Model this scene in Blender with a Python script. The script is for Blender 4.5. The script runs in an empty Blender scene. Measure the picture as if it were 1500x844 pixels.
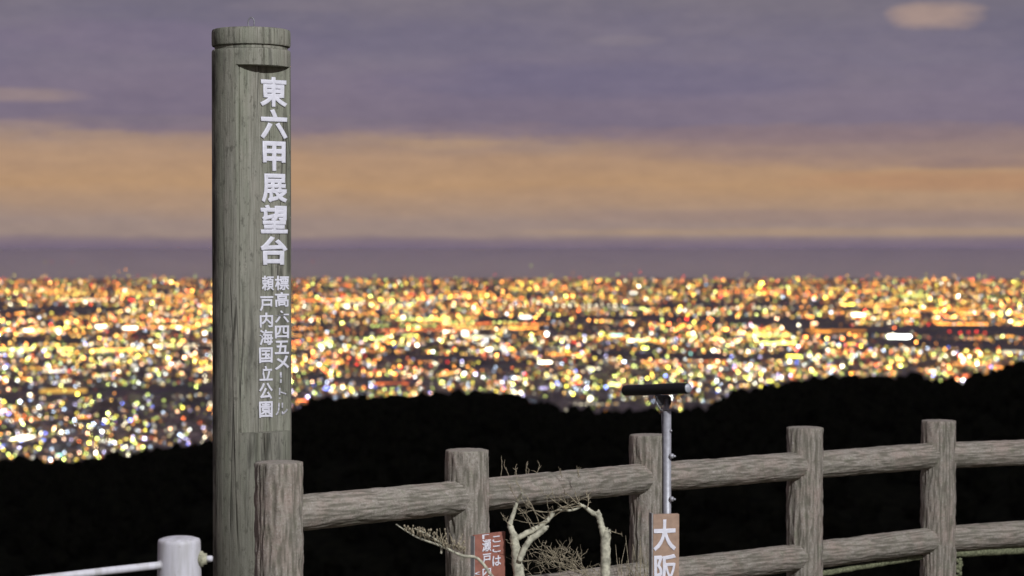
import bpy, bmesh, math, random
import numpy as np
from mathutils import Vector, Matrix, noise
random.seed(7)
rng = np.random.default_rng(11)
S = bpy.context.scene
C = S.collection
PI = math.pi

# ------------------------------------------------------------------ camera
CZ = 1.85                       # eye height above the terrace
FPX = 3000.0                    # focal length in photo pixels (1500 wide)
EYE = 365.0                     # photo row of eye level
PITCH = math.atan((422 - EYE) / FPX)
cam_d = bpy.data.cameras.new('camera')
cam = bpy.data.objects.new('camera', cam_d); C.objects.link(cam)
cam.location = (0, 0, CZ); cam.rotation_euler = (PI / 2 - PITCH, 0, 0)
cam_d.sensor_width = 36; cam_d.lens = 72
cam_d.clip_start = 0.1; cam_d.clip_end = 250000
cam_d.dof.use_dof = True; cam_d.dof.focus_distance = 8.3; cam_d.dof.aperture_fstop = 3.4
S.camera = cam

# ------------------------------------------------------------------ view
S.view_settings.view_transform = 'Standard'
S.view_settings.look = 'None'
S.view_settings.exposure = 0
S.view_settings.gamma = 1
S.render.engine = 'CYCLES'
S.cycles.use_denoising = True
S.cycles.max_bounces = 5
S.cycles.sample_clamp_indirect = 3
S.cycles.use_adaptive_sampling = False
try: S.cycles.denoiser = 'OPENIMAGEDENOISE'
except Exception: pass

def lin(r, g, b):
    f = lambda c: (c / 255 / 12.92) if c / 255 <= .04045 else ((c / 255 + .055) / 1.055) ** 2.4
    return (f(r), f(g), f(b), 1)

# ------------------------------------------------------------------ node helper
class NT:
    def __init__(s, tree):
        s.t = tree; tree.nodes.clear()
    def n(s, typ, **kw):
        nd = s.t.nodes.new(typ)
        for k, v in kw.items():
            if k.startswith('i_'):
                key = k[2:]
                key = int(key) if key.isdigit() else key.replace('_', ' ')
                sock = nd.inputs[key]
                if isinstance(v, bpy.types.NodeSocket): s.t.links.new(v, sock)
                else: sock.default_value = v
            else: setattr(nd, k, v)
        return nd
    def m(s, op, a, b=0.0, c=None, clamp=False):
        nd = s.t.nodes.new('ShaderNodeMath'); nd.operation = op; nd.use_clamp = clamp
        for i, v in enumerate((a, b, c)):
            if v is None: continue
            if isinstance(v, bpy.types.NodeSocket): s.t.links.new(v, nd.inputs[i])
            else: nd.inputs[i].default_value = v
        return nd.outputs[0]
    def ramp(s, fac, stops, interp='LINEAR'):
        nd = s.t.nodes.new('ShaderNodeValToRGB'); s.t.links.new(fac, nd.inputs[0])
        cr = nd.color_ramp; cr.interpolation = interp
        while len(cr.elements) < len(stops): cr.elements.new(.5)
        for e, (p, c) in zip(cr.elements, sorted(stops, key=lambda q: q[0])):
            e.position = p; e.color = c if len(c) == 4 else (*c, 1)
        return nd.outputs[0]
    def mix(s, fac, a, b, typ='MIX'):
        nd = s.t.nodes.new('ShaderNodeMix'); nd.data_type = 'RGBA'; nd.blend_type = typ
        for i, v in ((0, fac), (6, a), (7, b)):
            if isinstance(v, bpy.types.NodeSocket): s.t.links.new(v, nd.inputs[i])
            else: nd.inputs[i].default_value = v
        return nd.outputs[2]
    def link(s, a, b): s.t.links.new(a, b)

# ------------------------------------------------------------------ world: overcast night sky lit by the city
SUN_EL, SUN_ROT = math.radians(38), math.radians(150)
w = bpy.data.worlds.new('World'); S.world = w; w.use_nodes = True
N = NT(w.node_tree)
tc = N.n('ShaderNodeTexCoord').outputs['Generated']
sep = N.n('ShaderNodeSeparateXYZ', i_0=tc)
X, Y_, Z = sep.outputs
az = N.m('ARCTAN2', X, Y_)
el = N.m('ARCSINE', Z)
def nz(sx, sy, scale, det, rough=.55, off=0.0):
    v = N.n('ShaderNodeCombineXYZ', i_0=N.m('MULTIPLY', az, sx), i_1=N.m('MULTIPLY', el, sy), i_2=off).outputs[0]
    return N.n('ShaderNodeTexNoise', i_Vector=v, i_Scale=scale, i_Detail=det, i_Roughness=rough).outputs[0]
n1 = nz(7, 34, 1.0, 5, .55, 3.3)
n2 = nz(26, 120, 1.0, 5, .6, 8.1)
n3 = nz(5, 16, 1.0, 6, .6, 1.7)
wv = N.m('MULTIPLY', N.m('SUBTRACT', n1, .5), .026)
wv2 = N.m('MULTIPLY', N.m('SUBTRACT', n2, .5), .015)
upw = N.m('ADD', N.m('MULTIPLY', el, 9, clamp=True), .18, clamp=True)
elw = N.m('ADD', el, N.m('MULTIPLY', N.m('ADD', wv, wv2), upw))
elw = N.m('ADD', elw, N.m('MULTIPLY', N.m('MAXIMUM', az, 0), N.m('MULTIPLY', el, .35, clamp=True)))
fac = N.m('DIVIDE', N.m('ADD', elw, .02), .16, clamp=True)
def st(y, c): return (((EYE - y) / FPX + .02) / .16, lin(*c))
sky = N.ramp(fac, [st(420, (142, 126, 130)), st(390, (142, 126, 134)), st(369, (133, 118, 134)), st(363, (120, 106, 124)),
                   st(352, (132, 116, 124)), st(343, (156, 136, 128)), st(325, (158, 137, 128)), st(300, (172, 143, 121)), st(266, (184, 147, 112)),
                   st(232, (178, 144, 116)), st(208, (162, 136, 122)), st(196, (134, 117, 127)), st(184, (122, 110, 128)), st(120, (122, 111, 132)),
                   st(70, (116, 109, 130)), st(0, (120, 113, 126))])
# soft lighter and darker swathes in the upper cloud
sw = N.m('MULTIPLY', N.m('SUBTRACT', n3, .5), .9)
sky = N.mix(N.m('MULTIPLY', N.m('ADD', sw, .12, clamp=True), upw, clamp=True), sky, lin(146, 134, 136))
sky = N.mix(N.m('MULTIPLY', N.m('MULTIPLY', N.m('ADD', N.m('MULTIPLY', sw, -1), .02), 1.2, clamp=True), upw, clamp=True), sky, lin(88, 88, 112))
def puff(px, py, rx, ry, col, amt):
    global sky
    a0, e0 = (px - 750) / FPX, (EYE - py) / FPX
    dx = N.m('DIVIDE', N.m('SUBTRACT', az, a0), rx / FPX)
    dy = N.m('DIVIDE', N.m('SUBTRACT', el, e0), ry / FPX)
    q = N.m('ADD', N.m('POWER', N.m('ABSOLUTE', dx), 2.6), N.m('POWER', N.m('ABSOLUTE', dy), 2.2))
    q = N.m('ADD', q, N.m('MULTIPLY', N.m('SUBTRACT', n2, .5), 1.6))
    g = N.m('MULTIPLY', N.m('SUBTRACT', 1.15, q, clamp=True), amt, clamp=True)
    sky = N.mix(g, sky, lin(*col))
puff(1362, 31, 70, 23, (176, 150, 138), .75)
puff(40, 146, 110, 12, (168, 145, 135), .45)
puff(20, 190, 120, 10, (170, 146, 132), .35)
puff(915, 62, 60, 9, (136, 126, 136), .5)
puff(430, 14, 90, 9, (134, 124, 134), .35)
puff(1450, 243, 130, 9, (132, 110, 112), .5)
puff(1330, 216, 430, 34, (146, 124, 122), .75)
puff(1130, 200, 300, 16, (136, 117, 124), .6)
puff(1200, 318, 420, 12, (150, 128, 122), .5)
puff(1250, 340, 500, 7, (176, 148, 122), .55)
puff(1400, 268, 260, 16, (176, 134, 106), .6)
puff(650, 212, 80, 9, (182, 150, 122), .5)
puff(120, 225, 200, 18, (186, 152, 124), .35)
puff(900, 120, 330, 30, (106, 102, 128), .45)
puff(620, 60, 260, 30, (110, 104, 126), .4)
puff(200, 60, 260, 26, (126, 114, 134), .5)
puff(330, 180, 260, 10, (134, 120, 128), .5)
n4 = nz(60, 170, 1.0, 6, .65, 14.2)
sky = N.mix(1.0, sky, N.ramp(n4, [(.25, (.91, .92, .94)), (.75, (1.08, 1.08, 1.06))]), 'MULTIPLY')
bg1 = N.n('ShaderNodeBackground', i_0=sky, i_1=1.0)
ns = N.n('ShaderNodeTexSky', sky_type='NISHITA', sun_disc=False, sun_elevation=SUN_EL, sun_rotation=SUN_ROT)
bg2 = N.n('ShaderNodeBackground', i_0=ns.outputs[0], i_1=0.0003)   # moonlit air: almost nothing
add = N.n('ShaderNodeAddShader', i_0=bg1.outputs[0], i_1=bg2.outputs[0])
out = N.n('ShaderNodeOutputWorld', i_0=add.outputs[0])

# faint moonlight
sl = bpy.data.lights.new('moon', 'SUN'); sl.energy = .03; sl.angle = math.radians(.5); sl.color = (.85, .9, 1)
so = bpy.data.objects.new('moon', sl); C.objects.link(so)
sd = Vector((math.sin(SUN_ROT) * math.cos(SUN_EL), math.cos(SUN_ROT) * math.cos(SUN_EL), math.sin(SUN_EL)))
so.rotation_euler = sd.to_track_quat('Z', 'Y').to_euler(); so.location = sd * 50

# ------------------------------------------------------------------ object helpers
def Pt(px, py, Y):
    """world point seen at photo pixel px,py at forward distance Y"""
    dx, du = (px - 750) / FPX, (422 - py) / FPX
    cp, sp = math.cos(PITCH), math.sin(PITCH)
    D = Vector((dx, cp + du * sp, -sp + du * cp))
    D *= Y / D.y
    return Vector((D.x, D.y, D.z + CZ))

def tag(o, label=None, cat=None, group=None, kind=None):
    if label: o['label'] = label
    if cat: o['category'] = cat
    if group: o['group'] = group
    if kind: o['kind'] = kind
    return o
def empty(name, loc, label, cat, group=None, rz=0):
    o = bpy.data.objects.new(name, None); C.objects.link(o); o.location = loc; o.rotation_euler = (0, 0, rz)
    o.empty_display_size = .1
    return tag(o, label, cat, group)
def link(name, me, mat, parent=None, world=True):
    o = bpy.data.objects.new(name, me); C.objects.link(o)
    if mat and not me.materials: me.materials.append(mat)
    if parent:
        o.parent = parent
        if world:
            bpy.context.view_layer.update()
            o.matrix_parent_inverse = parent.matrix_world.inverted()
    return o
def bm_obj(name, bm, mat, parent=None, smooth=True):
    me = bpy.data.meshes.new(name); bmesh.ops.recalc_face_normals(bm, faces=bm.faces); bm.to_mesh(me); bm.free()
    if smooth:
        for p in me.polygons: p.use_smooth = True
    return link(name, me, mat, parent)
def box(bm, c, s, rot=None):
    M = Matrix.Translation(c) @ (rot.to_4x4() if rot else Matrix()) @ Matrix.Diagonal((*s, 1))
    return bmesh.ops.create_cube(bm, size=1, matrix=M)['verts']
def frame(d):
    d = d.normalized(); a = Vector((0, 0, 1)) if abs(d.z) < .9 else Vector((1, 0, 0))
    u = d.cross(a).normalized(); return u, d.cross(u).normalized()
def tube(bm, pts, rad, seg=10, cap=True):
    rings = []; u = None
    for i, p in enumerate(pts):
        d = (pts[min(i + 1, len(pts) - 1)] - pts[max(i - 1, 0)]).normalized()
        if u is None: u, v = frame(d)
        else:
            u = (u - d * u.dot(d)).normalized(); v = d.cross(u)
        r = rad[i] if hasattr(rad, '__len__') else rad
        rings.append([bm.verts.new(p + (u * math.cos(a) + v * math.sin(a)) * r) for a in [2 * PI * k / seg for k in range(seg)]])
    for a, b in zip(rings, rings[1:]):
        for k in range(seg): bm.faces.new((a[k], a[(k + 1) % seg], b[(k + 1) % seg], b[k]))
    if cap:
        bm.faces.new(rings[0][::-1]); bm.faces.new(rings[-1])

# ------------------------------------------------------------------ materials
def mat_base(name):
    m = bpy.data.materials.new(name); m.use_nodes = True
    return m, NT(m.node_tree)
def finish(N_, col, rough=.8, bump=None, bstr=.5, bdist=.01, metal=0.0, spec=.3):
    p = N_.n('ShaderNodeBsdfPrincipled')
    for k, v in (('Base Color', col), ('Roughness', rough), ('Metallic', metal), ('Specular IOR Level', spec)):
        if isinstance(v, bpy.types.NodeSocket): N_.link(v, p.inputs[k])
        else: p.inputs[k].default_value = v
    if bump:
        b = N_.n('ShaderNodeBump', i_Strength=bstr, i_Distance=bdist, i_Height=bump); N_.link(b.outputs[0], p.inputs['Normal'])
    N_.n('ShaderNodeOutputMaterial', i_0=p.outputs[0])
def simple(name, col, rough=.5, metal=0.0, var=.12, scale=40, spec=.4):
    m, N_ = mat_base(name)
    tcx = N_.n('ShaderNodeTexCoord').outputs['Object']
    a = N_.n('ShaderNodeTexNoise', i_Vector=tcx, i_Scale=scale, i_Detail=5.0).outputs[0]
    lo = tuple(c * (1 - var * 2) for c in col[:3]); hi = tuple(min(1, c * (1 + var)) for c in col[:3])
    finish(N_, N_.ramp(a, [(.3, lo), (.65, hi)]), rough, a, .15, .002, metal, spec)
    return m

MARK_X = (369.5 - 750) / FPX * 8.3
def mat_wood():
    m, N_ = mat_base('weathered_wood')
    tcx = N_.n('ShaderNodeTexCoord').outputs['Object']
    def no(sc, z, det, r=.6, ofs=0):
        mp = N_.n('ShaderNodeMapping', i_Vector=tcx, i_Scale=(sc, sc, z), i_Location=(ofs, ofs, ofs))
        return N_.n('ShaderNodeTexNoise', i_Vector=mp.outputs[0], i_Scale=1.0, i_Detail=det, i_Roughness=r).outputs[0]
    grain = no(80, 5, 9, .72); broad = no(14, .9, 5, .6, 4); blot = no(11, 5, 5, .6, 9); stain = no(16, 1.6, 6, .65, 21)
    fine = no(150, 150, 2, .5, 2)
    c = N_.ramp(grain, [(.22, (.155, .15, .115)), (.42, (.265, .258, .205)), (.6, (.335, .325, .265)), (.8, (.43, .41, .34))])
    c = N_.mix(N_.ramp(broad, [(.45, (0, 0, 0)), (.7, (.6, .6, .6))]), c, (.245, .27, .185, 1))
    c = N_.mix(N_.ramp(blot, [(.5, (0, 0, 0)), (.75, (.55, .55, .55))]), c, (.40, .365, .30, 1))
    c = N_.mix(N_.ramp(stain, [(.55, (0, 0, 0)), (.66, (.65, .65, .65))]), c, (.06, .06, .05, 1))
    pit = no(45, 22, 6, .7, 60)
    c = N_.mix(N_.ramp(pit, [(.55, (0, 0, 0)), (.66, (.7, .7, .7))]), c, (.10, .098, .075, 1))
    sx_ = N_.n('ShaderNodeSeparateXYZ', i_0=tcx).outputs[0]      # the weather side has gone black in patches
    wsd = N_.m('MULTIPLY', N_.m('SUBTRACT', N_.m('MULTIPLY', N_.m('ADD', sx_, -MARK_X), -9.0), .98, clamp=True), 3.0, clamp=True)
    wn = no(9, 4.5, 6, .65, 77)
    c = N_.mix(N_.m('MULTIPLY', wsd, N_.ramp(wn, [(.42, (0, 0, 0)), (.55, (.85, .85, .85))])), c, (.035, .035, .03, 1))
    # long drying checks
    crk = N_.n('ShaderNodeTexVoronoi', feature='DISTANCE_TO_EDGE', i_Vector=N_.n('ShaderNodeMapping', i_Vector=tcx, i_Scale=(16, 16, .7)).outputs[0], i_Scale=1.0).outputs[0]
    ck = N_.ramp(crk, [(.0, (1, 1, 1)), (.035, (0, 0, 0))])
    cm = N_.m('MULTIPLY', ck, N_.ramp(no(5, 1.5, 3, .5, 30), [(.5, (0, 0, 0)), (.58, (1, 1, 1))]))
    c = N_.mix(N_.m('MULTIPLY', cm, .8), c, (.03, .028, .022, 1))
    hair = no(260, 5, 4, .6, 40)
    c = N_.mix(N_.ramp(hair, [(.3, (.65, .65, .65)), (.5, (0, 0, 0))]), c, (.10, .09, .065, 1))
    # moss and grime where water sits, towards the foot
    sp = N_.n('ShaderNodeSeparateXYZ', i_0=tcx).outputs[2]
    foot = N_.m('MULTIPLY', N_.m('SUBTRACT', 1.25, sp, clamp=True), N_.m('MULTIPLY', stain, 1.3))
    c = N_.mix(N_.m('MULTIPLY', foot, 1.2, clamp=True), c, (.085, .085, .062, 1))
    h = N_.m('ADD', N_.m('ADD', grain, N_.m('MULTIPLY', fine, .25)), N_.m('MULTIPLY', cm, -1.2))
    finish(N_, c, .85, h, .6, .006, 0, .2)
    return m
def mat_bark(name, axis_z=True):
    m, N_ = mat_base(name)
    uv = N_.n('ShaderNodeUVMap').outputs[0]       # u round the log (metres), v along it (metres)
    ob = N_.n('ShaderNodeTexCoord').outputs['Object']
    def no(vec, sc, det, r=.6): return N_.n('ShaderNodeTexNoise', i_Vector=vec, i_Scale=sc, i_Detail=det, i_Roughness=r).outputs[0]
    att = N_.n('ShaderNodeAttribute', attribute_name='groove').outputs['Fac']
    mp = N_.n('ShaderNodeMapping', i_Vector=uv, i_Scale=(110, 26, 1)).outputs[0]
    str_ = no(mp, 1.0, 7, .7)
    sp_ = no(ob, 120.0, 6, .75); big = no(ob, 7.0, 4); mid = no(ob, 26.0, 5, .65)
    c = N_.ramp(str_, [(.25, (.21, .185, .15)), (.45, (.33, .295, .245)), (.62, (.41, .37, .31)), (.82, (.54, .50, .42))])
    c = N_.mix(N_.ramp(big, [(.45, (0, 0, 0)), (.66, (.55, .55, .55))]), c, (.43, .325, .27, 1))           # pinkish cement
    c = N_.mix(N_.ramp(mid, [(.52, (0, 0, 0)), (.68, (.5, .5, .5))]), c, (.235, .25, .165, 1))          # algae
    c = N_.mix(N_.ramp(sp_, [(.55, (0, 0, 0)), (.68, (.8, .8, .8))]), c, (.60, .56, .50, 1))             # pale grit
    c = N_.mix(N_.ramp(sp_, [(.32, (.8, .8, .8)), (.45, (0, 0, 0))]), c, (.13, .12, .09, 1))
    c = N_.mix(N_.ramp(att, [(.08, (0, 0, 0)), (.7, (.7, .7, .7))]), c, (.125, .118, .085, 1))        # darker colour along the grooves
    h = N_.m('ADD', N_.m('MULTIPLY', str_, .8), N_.m('MULTIPLY', sp_, 1.1))
    finish(N_, c, .9, h, .7, .004, 0, .15)
    return m
WOOD = mat_wood(); BARK = mat_bark('cement_bark')
def mat_white():
    m, N_ = mat_base('white_paint')
    t_ = N_.n('ShaderNodeTexCoord').outputs['Object']
    a = N_.n('ShaderNodeTexNoise', i_Vector=N_.n('ShaderNodeMapping', i_Vector=t_, i_Scale=(40, 40, 5)).outputs[0], i_Scale=1.0, i_Detail=6.0).outputs[0]
    b_ = N_.n('ShaderNodeTexNoise', i_Vector=t_, i_Scale=55.0, i_Detail=6.0, i_Roughness=.7).outputs[0]
    c = N_.ramp(a, [(.35, (.50, .49, .49)), (.55, (.64, .63, .66)), (.8, (.68, .67, .71))])
    c = N_.mix(N_.ramp(b_, [(.64, (0, 0, 0)), (.70, (.7, .7, .7))]), c, (.30, .25, .20, 1))
    finish(N_, c, .5, b_, .2, .002, 0, .4)
    return m
WHITE = mat_white()
LETTER = simple('letter_white', (.80, .79, .84), .5, 0, .05, 60)
LETTER_OLD = simple('letter_worn', (.60, .59, .62), .7, 0, .25, 120)
STEEL = simple('steel', (.42, .42, .44), .55, .45, .1, 60)
DSTEEL = simple('dull_steel', (.30, .30, .31), .5, .7, .15, 60)
BLACK = simple('black_plastic', (.009, .009, .010), .5, 0, .1, 30, .3)
GLASS = simple('lens_cover', (.42, .43, .46), .25, 0, .15, 90, .6)
BROWN = simple('brown_board', (.40, .27, .19), .55, 0, .08, 50)
REDB = simple('red_board', (.34, .14, .10), .55, 0, .1, 50)
EDGE = simple('board_edge', (.30, .29, .28), .6, 0, .1, 50)
BRANCH = simple('bare_branch', (.50, .48, .36), .8, 0, .25, 60, .2)
TWIG = simple('dry_twig', (.36, .31, .21), .85, 0, .3, 200, .2)
MOSS = simple('moss', (.21, .22, .13), .95, 0, .3, 90, .1)
DARKM = simple('dark_metal', (.06, .06, .062), .5, .3, .1, 60)
LAMPM = simple('lamp_paint', (.2, .2, .2), .5)

# ------------------------------------------------------------------ ground, hills
R_E = 6371000.0
H0 = 645.0
def ridge_px(px):
    k = [(-700, 640), (-300, 668), (0, 676), (60, 678), (130, 676), (200, 668), (260, 658), (312, 652), (370, 636), (425, 612), (445, 600), (470, 588),
         (540, 587), (600, 584), (690, 578), (745, 580), (775, 594), (830, 605), (890, 609), (960, 606), (1020, 605), (1045, 597),
         (1062, 590), (1090, 579), (1130, 570), (1170, 561), (1230, 553), (1300, 551), (1335, 554), (1376, 562), (1415, 559), (1459, 542), (1500, 528), (1700, 500), (2300, 560)]
    for (a, b), (c, d) in zip(k, k[1:]):
        if px <= c:
            t = (px - a) / (c - a); t = max(0, t); t = t * t * (3 - 2 * t) if abs(d - b) > 8 else t
            return b + (d - b) * t
    return k[-1][1]
RR = 1250.0
def terrain(x, y):
    r = math.hypot(x, y); a = math.atan2(x, y)
    if abs(a) < .55:
        s = (ridge_px(750 + FPX * math.tan(a)) - EYE) / FPX
    else:
        s = .085
    zr = CZ - s * RR - 8.5
    def edge():   # terrace edge
        return 11.3
    e = edge()
    if y < e and r < 60: return 0.0 if r < 40 else -(r - 40) * .2
    if y >= e: q = math.hypot(x * .5, y - e)
    else: q = max(0, r - 40)
    down = -1.2 * min(q, 18) * .75 - 0.34 * max(0, q - 18)
    down += noise.noise(Vector((x * .01, y * .01, 0))) * min(q * .2, 14)
    valley = -170 + noise.noise(Vector((x * .003, y * .003, 3))) * 20
    z = max(down, valley) - (.6 if q > .1 else 0)
    if r > 450:
        t = min(1, (r - 450) / (RR - 450)); t = t * t * (3 - 2 * t)
        z = z * (1 - t) + zr * t
    if r > RR:
        t = min(1, (r - RR) / 3600); t2 = t * t * (3 - 2 * t)
        z = zr * (1 - t2) + (-H0 - 25 + CZ) * t2
        z -= 60 * math.sin(min(t * 3, 1) * PI / 2) * (1 - t2) * .9
        z += noise.noise(Vector((x * .002, y * .002, 7))) * 30 * min(1, t * 2) * (1 - t)
    return z
bm = bmesh.new()
radii = [0, 6, 10, 11, 11.25, 11.6, 12.2, 13.3, 16, 19, 24, 32, 45, 65, 95, 140, 200, 280, 380, 500, 640, 780, 900, 1010, 1100, 1170, 1220, 1250, 1290, 1360, 1480, 1650, 1900, 2300, 2900, 3700, 4900]
azs = [(-PI + i * 2 * PI / 90) for i in range(90) if abs(-PI + i * 2 * PI / 90) > .45] + list(np.linspace(-.44, .44, 150))
azs.sort()
rows = []
for r in radii[1:]:
    rows.append([bm.verts.new((r * math.sin(a), r * math.cos(a), terrain(r * math.sin(a), r * math.cos(a)))) for a in azs])
c0 = bm.verts.new((0, 0, 0)); n = len(azs)
for k in range(n): bm.faces.new((c0, rows[0][(k + 1) % n], rows[0][k]))
for A, B in zip(rows, rows[1:]):
    for k in range(n): bm.faces.new((A[k], A[(k + 1) % n], B[(k + 1) % n], B[k]))
m, N_ = mat_base('hill_earth')
tcx = N_.n('ShaderNodeTexCoord').outputs['Object']
a_ = N_.n('ShaderNodeTexNoise', i_Vector=tcx, i_Scale=.15, i_Detail=8.0).outputs[0]
finish(N_, N_.ramp(a_, [(.35, (.006, .007, .005)), (.7, (.016, .018, .011))]), 1.0, a_, .5, 1.0, 0, 0)
hill = bm_obj('hillside', bm, m); tag(hill, kind='structure')

# terrace paving under the railings and the marker (4 mm above the hillside sheet)
bm = bmesh.new()
prof = [(-14, -12), (14, -12), (14, 11.2), (-14, 11.2)]
lo = [bm.verts.new((x, y, .004)) for x, y in prof]
bm.faces.new(lo)
m, N_ = mat_base('gravel_ground')
tcx = N_.n('ShaderNodeTexCoord').outputs['Object']
a_ = N_.n('ShaderNodeTexNoise', i_Vector=tcx, i_Scale=45.0, i_Detail=8.0).outputs[0]
b_ = N_.n('ShaderNodeTexNoise', i_Vector=tcx, i_Scale=1.5, i_Detail=5.0).outputs[0]
finish(N_, N_.mix(.5, N_.ramp(a_, [(.35, (.05, .045, .035)), (.7, (.16, .15, .12))]), N_.ramp(b_, [(.35, (.05, .06, .03)), (.7, (.12, .11, .09))])), .95, a_, .6, .01, 0, .1)
tag(bm_obj('terrace_ground', bm, m, smooth=False), kind='structure')

# the plain: a curved cap of the earth, so that the horizon dips as it does from a mountain
bm = bmesh.new()
rr = [0, 2500] + list(np.geomspace(4000, 112000, 66))
azc = np.linspace(-PI, PI, 181)[:-1]
rows = []
for r in rr[1:]:
    rows.append([bm.verts.new((r * math.sin(a), r * math.cos(a), CZ - H0 - r * r / (2 * R_E))) for a in azc])
c0 = bm.verts.new((0, 0, CZ - H0)); n = len(azc)
for k in range(n): bm.faces.new((c0, rows[0][k], rows[0][(k + 1) % n]))
for A, B in zip(rows, rows[1:]):
    for k in range(n): bm.faces.new((A[k], A[(k + 1) % n], B[(k + 1) % n], B[k]))
m, N_ = mat_base('city_ground')
tcx = N_.n('ShaderNodeTexCoord').outputs['Object']
a_ = N_.n('ShaderNodeTexNoise', i_Vector=tcx, i_Scale=.0022, i_Detail=8.0).outputs[0]
b_ = N_.n('ShaderNodeTexVoronoi', i_Vector=tcx, i_Scale=.012).outputs['Color']
finish(N_, N_.mix(.35, N_.ramp(a_, [(.35, (.13, .12, .13)), (.65, (.30, .26, .26))]), b_, 'MULTIPLY'), .9, None, spec=.1)
tag(bm_obj('city_ground', bm, m), kind='structure')

# far forest on the ridges: crowns nobody could count
def ico():
    b = bmesh.new(); bmesh.ops.create_icosphere(b, subdivisions=2, radius=1)
    v = np.array([p.co[:] for p in b.verts]); f = np.array([[q.index for q in p.verts] for p in b.faces]); b.free(); return v, f
IV, IF = ico()
vs, fs, off = [], [], 0
def crown(x, y, z, rad, hgt):
    global off
    jit = 1 + rng.uniform(-.34, .34, (len(IV), 1))
    v = IV * jit * np.array([[rad, rad, hgt]]) + np.array([[x, y, z]])
    vs.append(v); fs.append(IF + off); off += len(v)
for i in range(5200):
    a = rng.uniform(-.36, .36)
    r = RR + rng.normal(0, 70) if i < 3600 else rng.uniform(300, 1180)
    x, y = r * math.sin(a), r * math.cos(a); z = terrain(x, y)
    s = rng.uniform(.65, 1.25) if i < 3600 else rng.uniform(.9, 1.5)
    if rng.random() < .05: s *= 1.25
    hh = 4.2 * s * rng.uniform(.8, 1.3)
    crown(x, y, z + hh * .9, 3.4 * s, hh)
    for q in range(2):
        crown(x + rng.normal(0, 2.2 * s), y + rng.normal(0, 2.2 * s), z + hh * rng.uniform(.9, 1.7), 1.7 * s, 1.8 * s)
for i in range(900):     # nearer slope below the fence
    a = rng.uniform(-.45, .45); r = rng.uniform(45, 300); x, y = r * math.sin(a), r * math.cos(a); z = terrain(x, y)
    lim = CZ - .125 * r - z
    hh = min(3.2, max(.6, lim * .4)); crown(x, y, z + hh * .7, hh * .9, hh)
V = np.concatenate(vs); F = np.concatenate(fs)
me = bpy.data.meshes.new('forest'); me.from_pydata(V.tolist(), [], F.tolist())
m, N_ = mat_base('night_foliage')
tcx = N_.n('ShaderNodeTexCoord').outputs['Object']
a_ = N_.n('ShaderNodeTexNoise', i_Vector=tcx, i_Scale=.4, i_Detail=8.0, i_Roughness=.7).outputs[0]
finish(N_, N_.ramp(a_, [(.35, (.004, .005, .004)), (.7, (.02, .022, .012))]), 1.0, a_, .8, .5, 0, 0)
tag(link('forest', me, m), 'black wooded ridges between the fence and the city lights', 'forest', kind='stuff')

# ------------------------------------------------------------------ city
def dist_of(a):      # a: angle below eye level -> distance on the curved plain
    q = a * a - 2 * H0 / R_E
    return R_E * (a - math.sqrt(q)) if q > 0 else math.sqrt(2 * H0 * R_E)
def ground_at(px, py):
    a = (py - EYE) / FPX; d = dist_of(a); az_ = math.atan((px - 750) / FPX)
    return d, az_
def cpos(d, az_, h=0): return (d * math.sin(az_), d * math.cos(az_), CZ - H0 - d * d / (2 * R_E) + h)

PAL = dict(
    yellow=(1.0, .82, .10), lime=(.80, .95, .22), orange=(1.0, .37, .06), amber=(1.0, .56, .12), peach=(1.0, .56, .30),
    warm=(1.0, .90, .62), white=(.95, 1.0, .92), cool=(.62, .78, 1.0), blue=(.20, .28, 1.0), lilac=(.66, .60, 1.0),
    red=(1.0, .05, .03), rust=(1.0, .20, .05), cyan=(.45, 1.0, .85), green=(.1, .95, .3))
OCT = np.array([(1, 0, 0), (0, 1, 0), (-1, 0, 0), (0, -1, 0), (0, 0, 1), (0, 0, -1)], float)
b = bmesh.new(); bmesh.ops.create_icosphere(b, subdivisions=1, radius=1)
OV = np.array([p.co[:] for p in b.verts]); OF = np.array([[q.index for q in p.verts] for p in b.faces]); b.free()
lv, lf, lc, loff = [], [], [], 0
def add_light(d, az_, h, rad, col, st_, wx=1.0, wz=1.0):
    """one lamp cluster, rad in metres; wx stretches across"""
    global loff
    t = np.array([math.cos(az_), -math.sin(az_), 0]); f = np.array([math.sin(az_), math.cos(az_), 0])
    v = OV * rad
    w_ = v[:, :1] * wx * t + v[:, 1:2] * f + v[:, 2:3] * wz * np.array([0, 0, 1])
    lv.append(w_ + np.array(cpos(d, az_, h))); lf.append(OF + loff); loff += len(OV)
    c = np.array(PAL[col]) * st_ if isinstance(col, str) else np.array(col) * st_
    lc.append(np.tile(np.append(c, 1), (len(OV), 1)))

def sil(az_): return (ridge_px(750 + FPX * math.tan(az_)) - EYE) / FPX
def pick(py):
    t = (py - 408) / 190.0
    if t < .18:   names, p = ['yellow', 'amber', 'orange', 'lime', 'rust', 'red', 'warm', 'cool'], [.15, .2, .29, .10, .11, .06, .07, .02]
    elif t < .45: names, p = ['amber', 'orange', 'yellow', 'lime', 'warm', 'peach', 'rust', 'red', 'cool', 'white'], [.18, .25, .09, .1, .1, .09, .08, .045, .035, .03]
    elif t < .8:  names, p = ['lime', 'yellow', 'warm', 'peach', 'amber', 'cool', 'white', 'orange', 'lilac', 'blue', 'red', 'rust', 'cyan'], [.20, .11, .11, .12, .1, .07, .05, .09, .04, .03, .03, .04, .01]
    else:         names, p = ['lime', 'yellow', 'warm', 'peach', 'cool', 'white', 'lilac', 'blue', 'orange', 'amber', 'rust'], [.19, .1, .11, .12, .11, .06, .08, .07, .07, .06, .03]
    return rng.choice(names, p=np.array(p) / sum(p))
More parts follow.
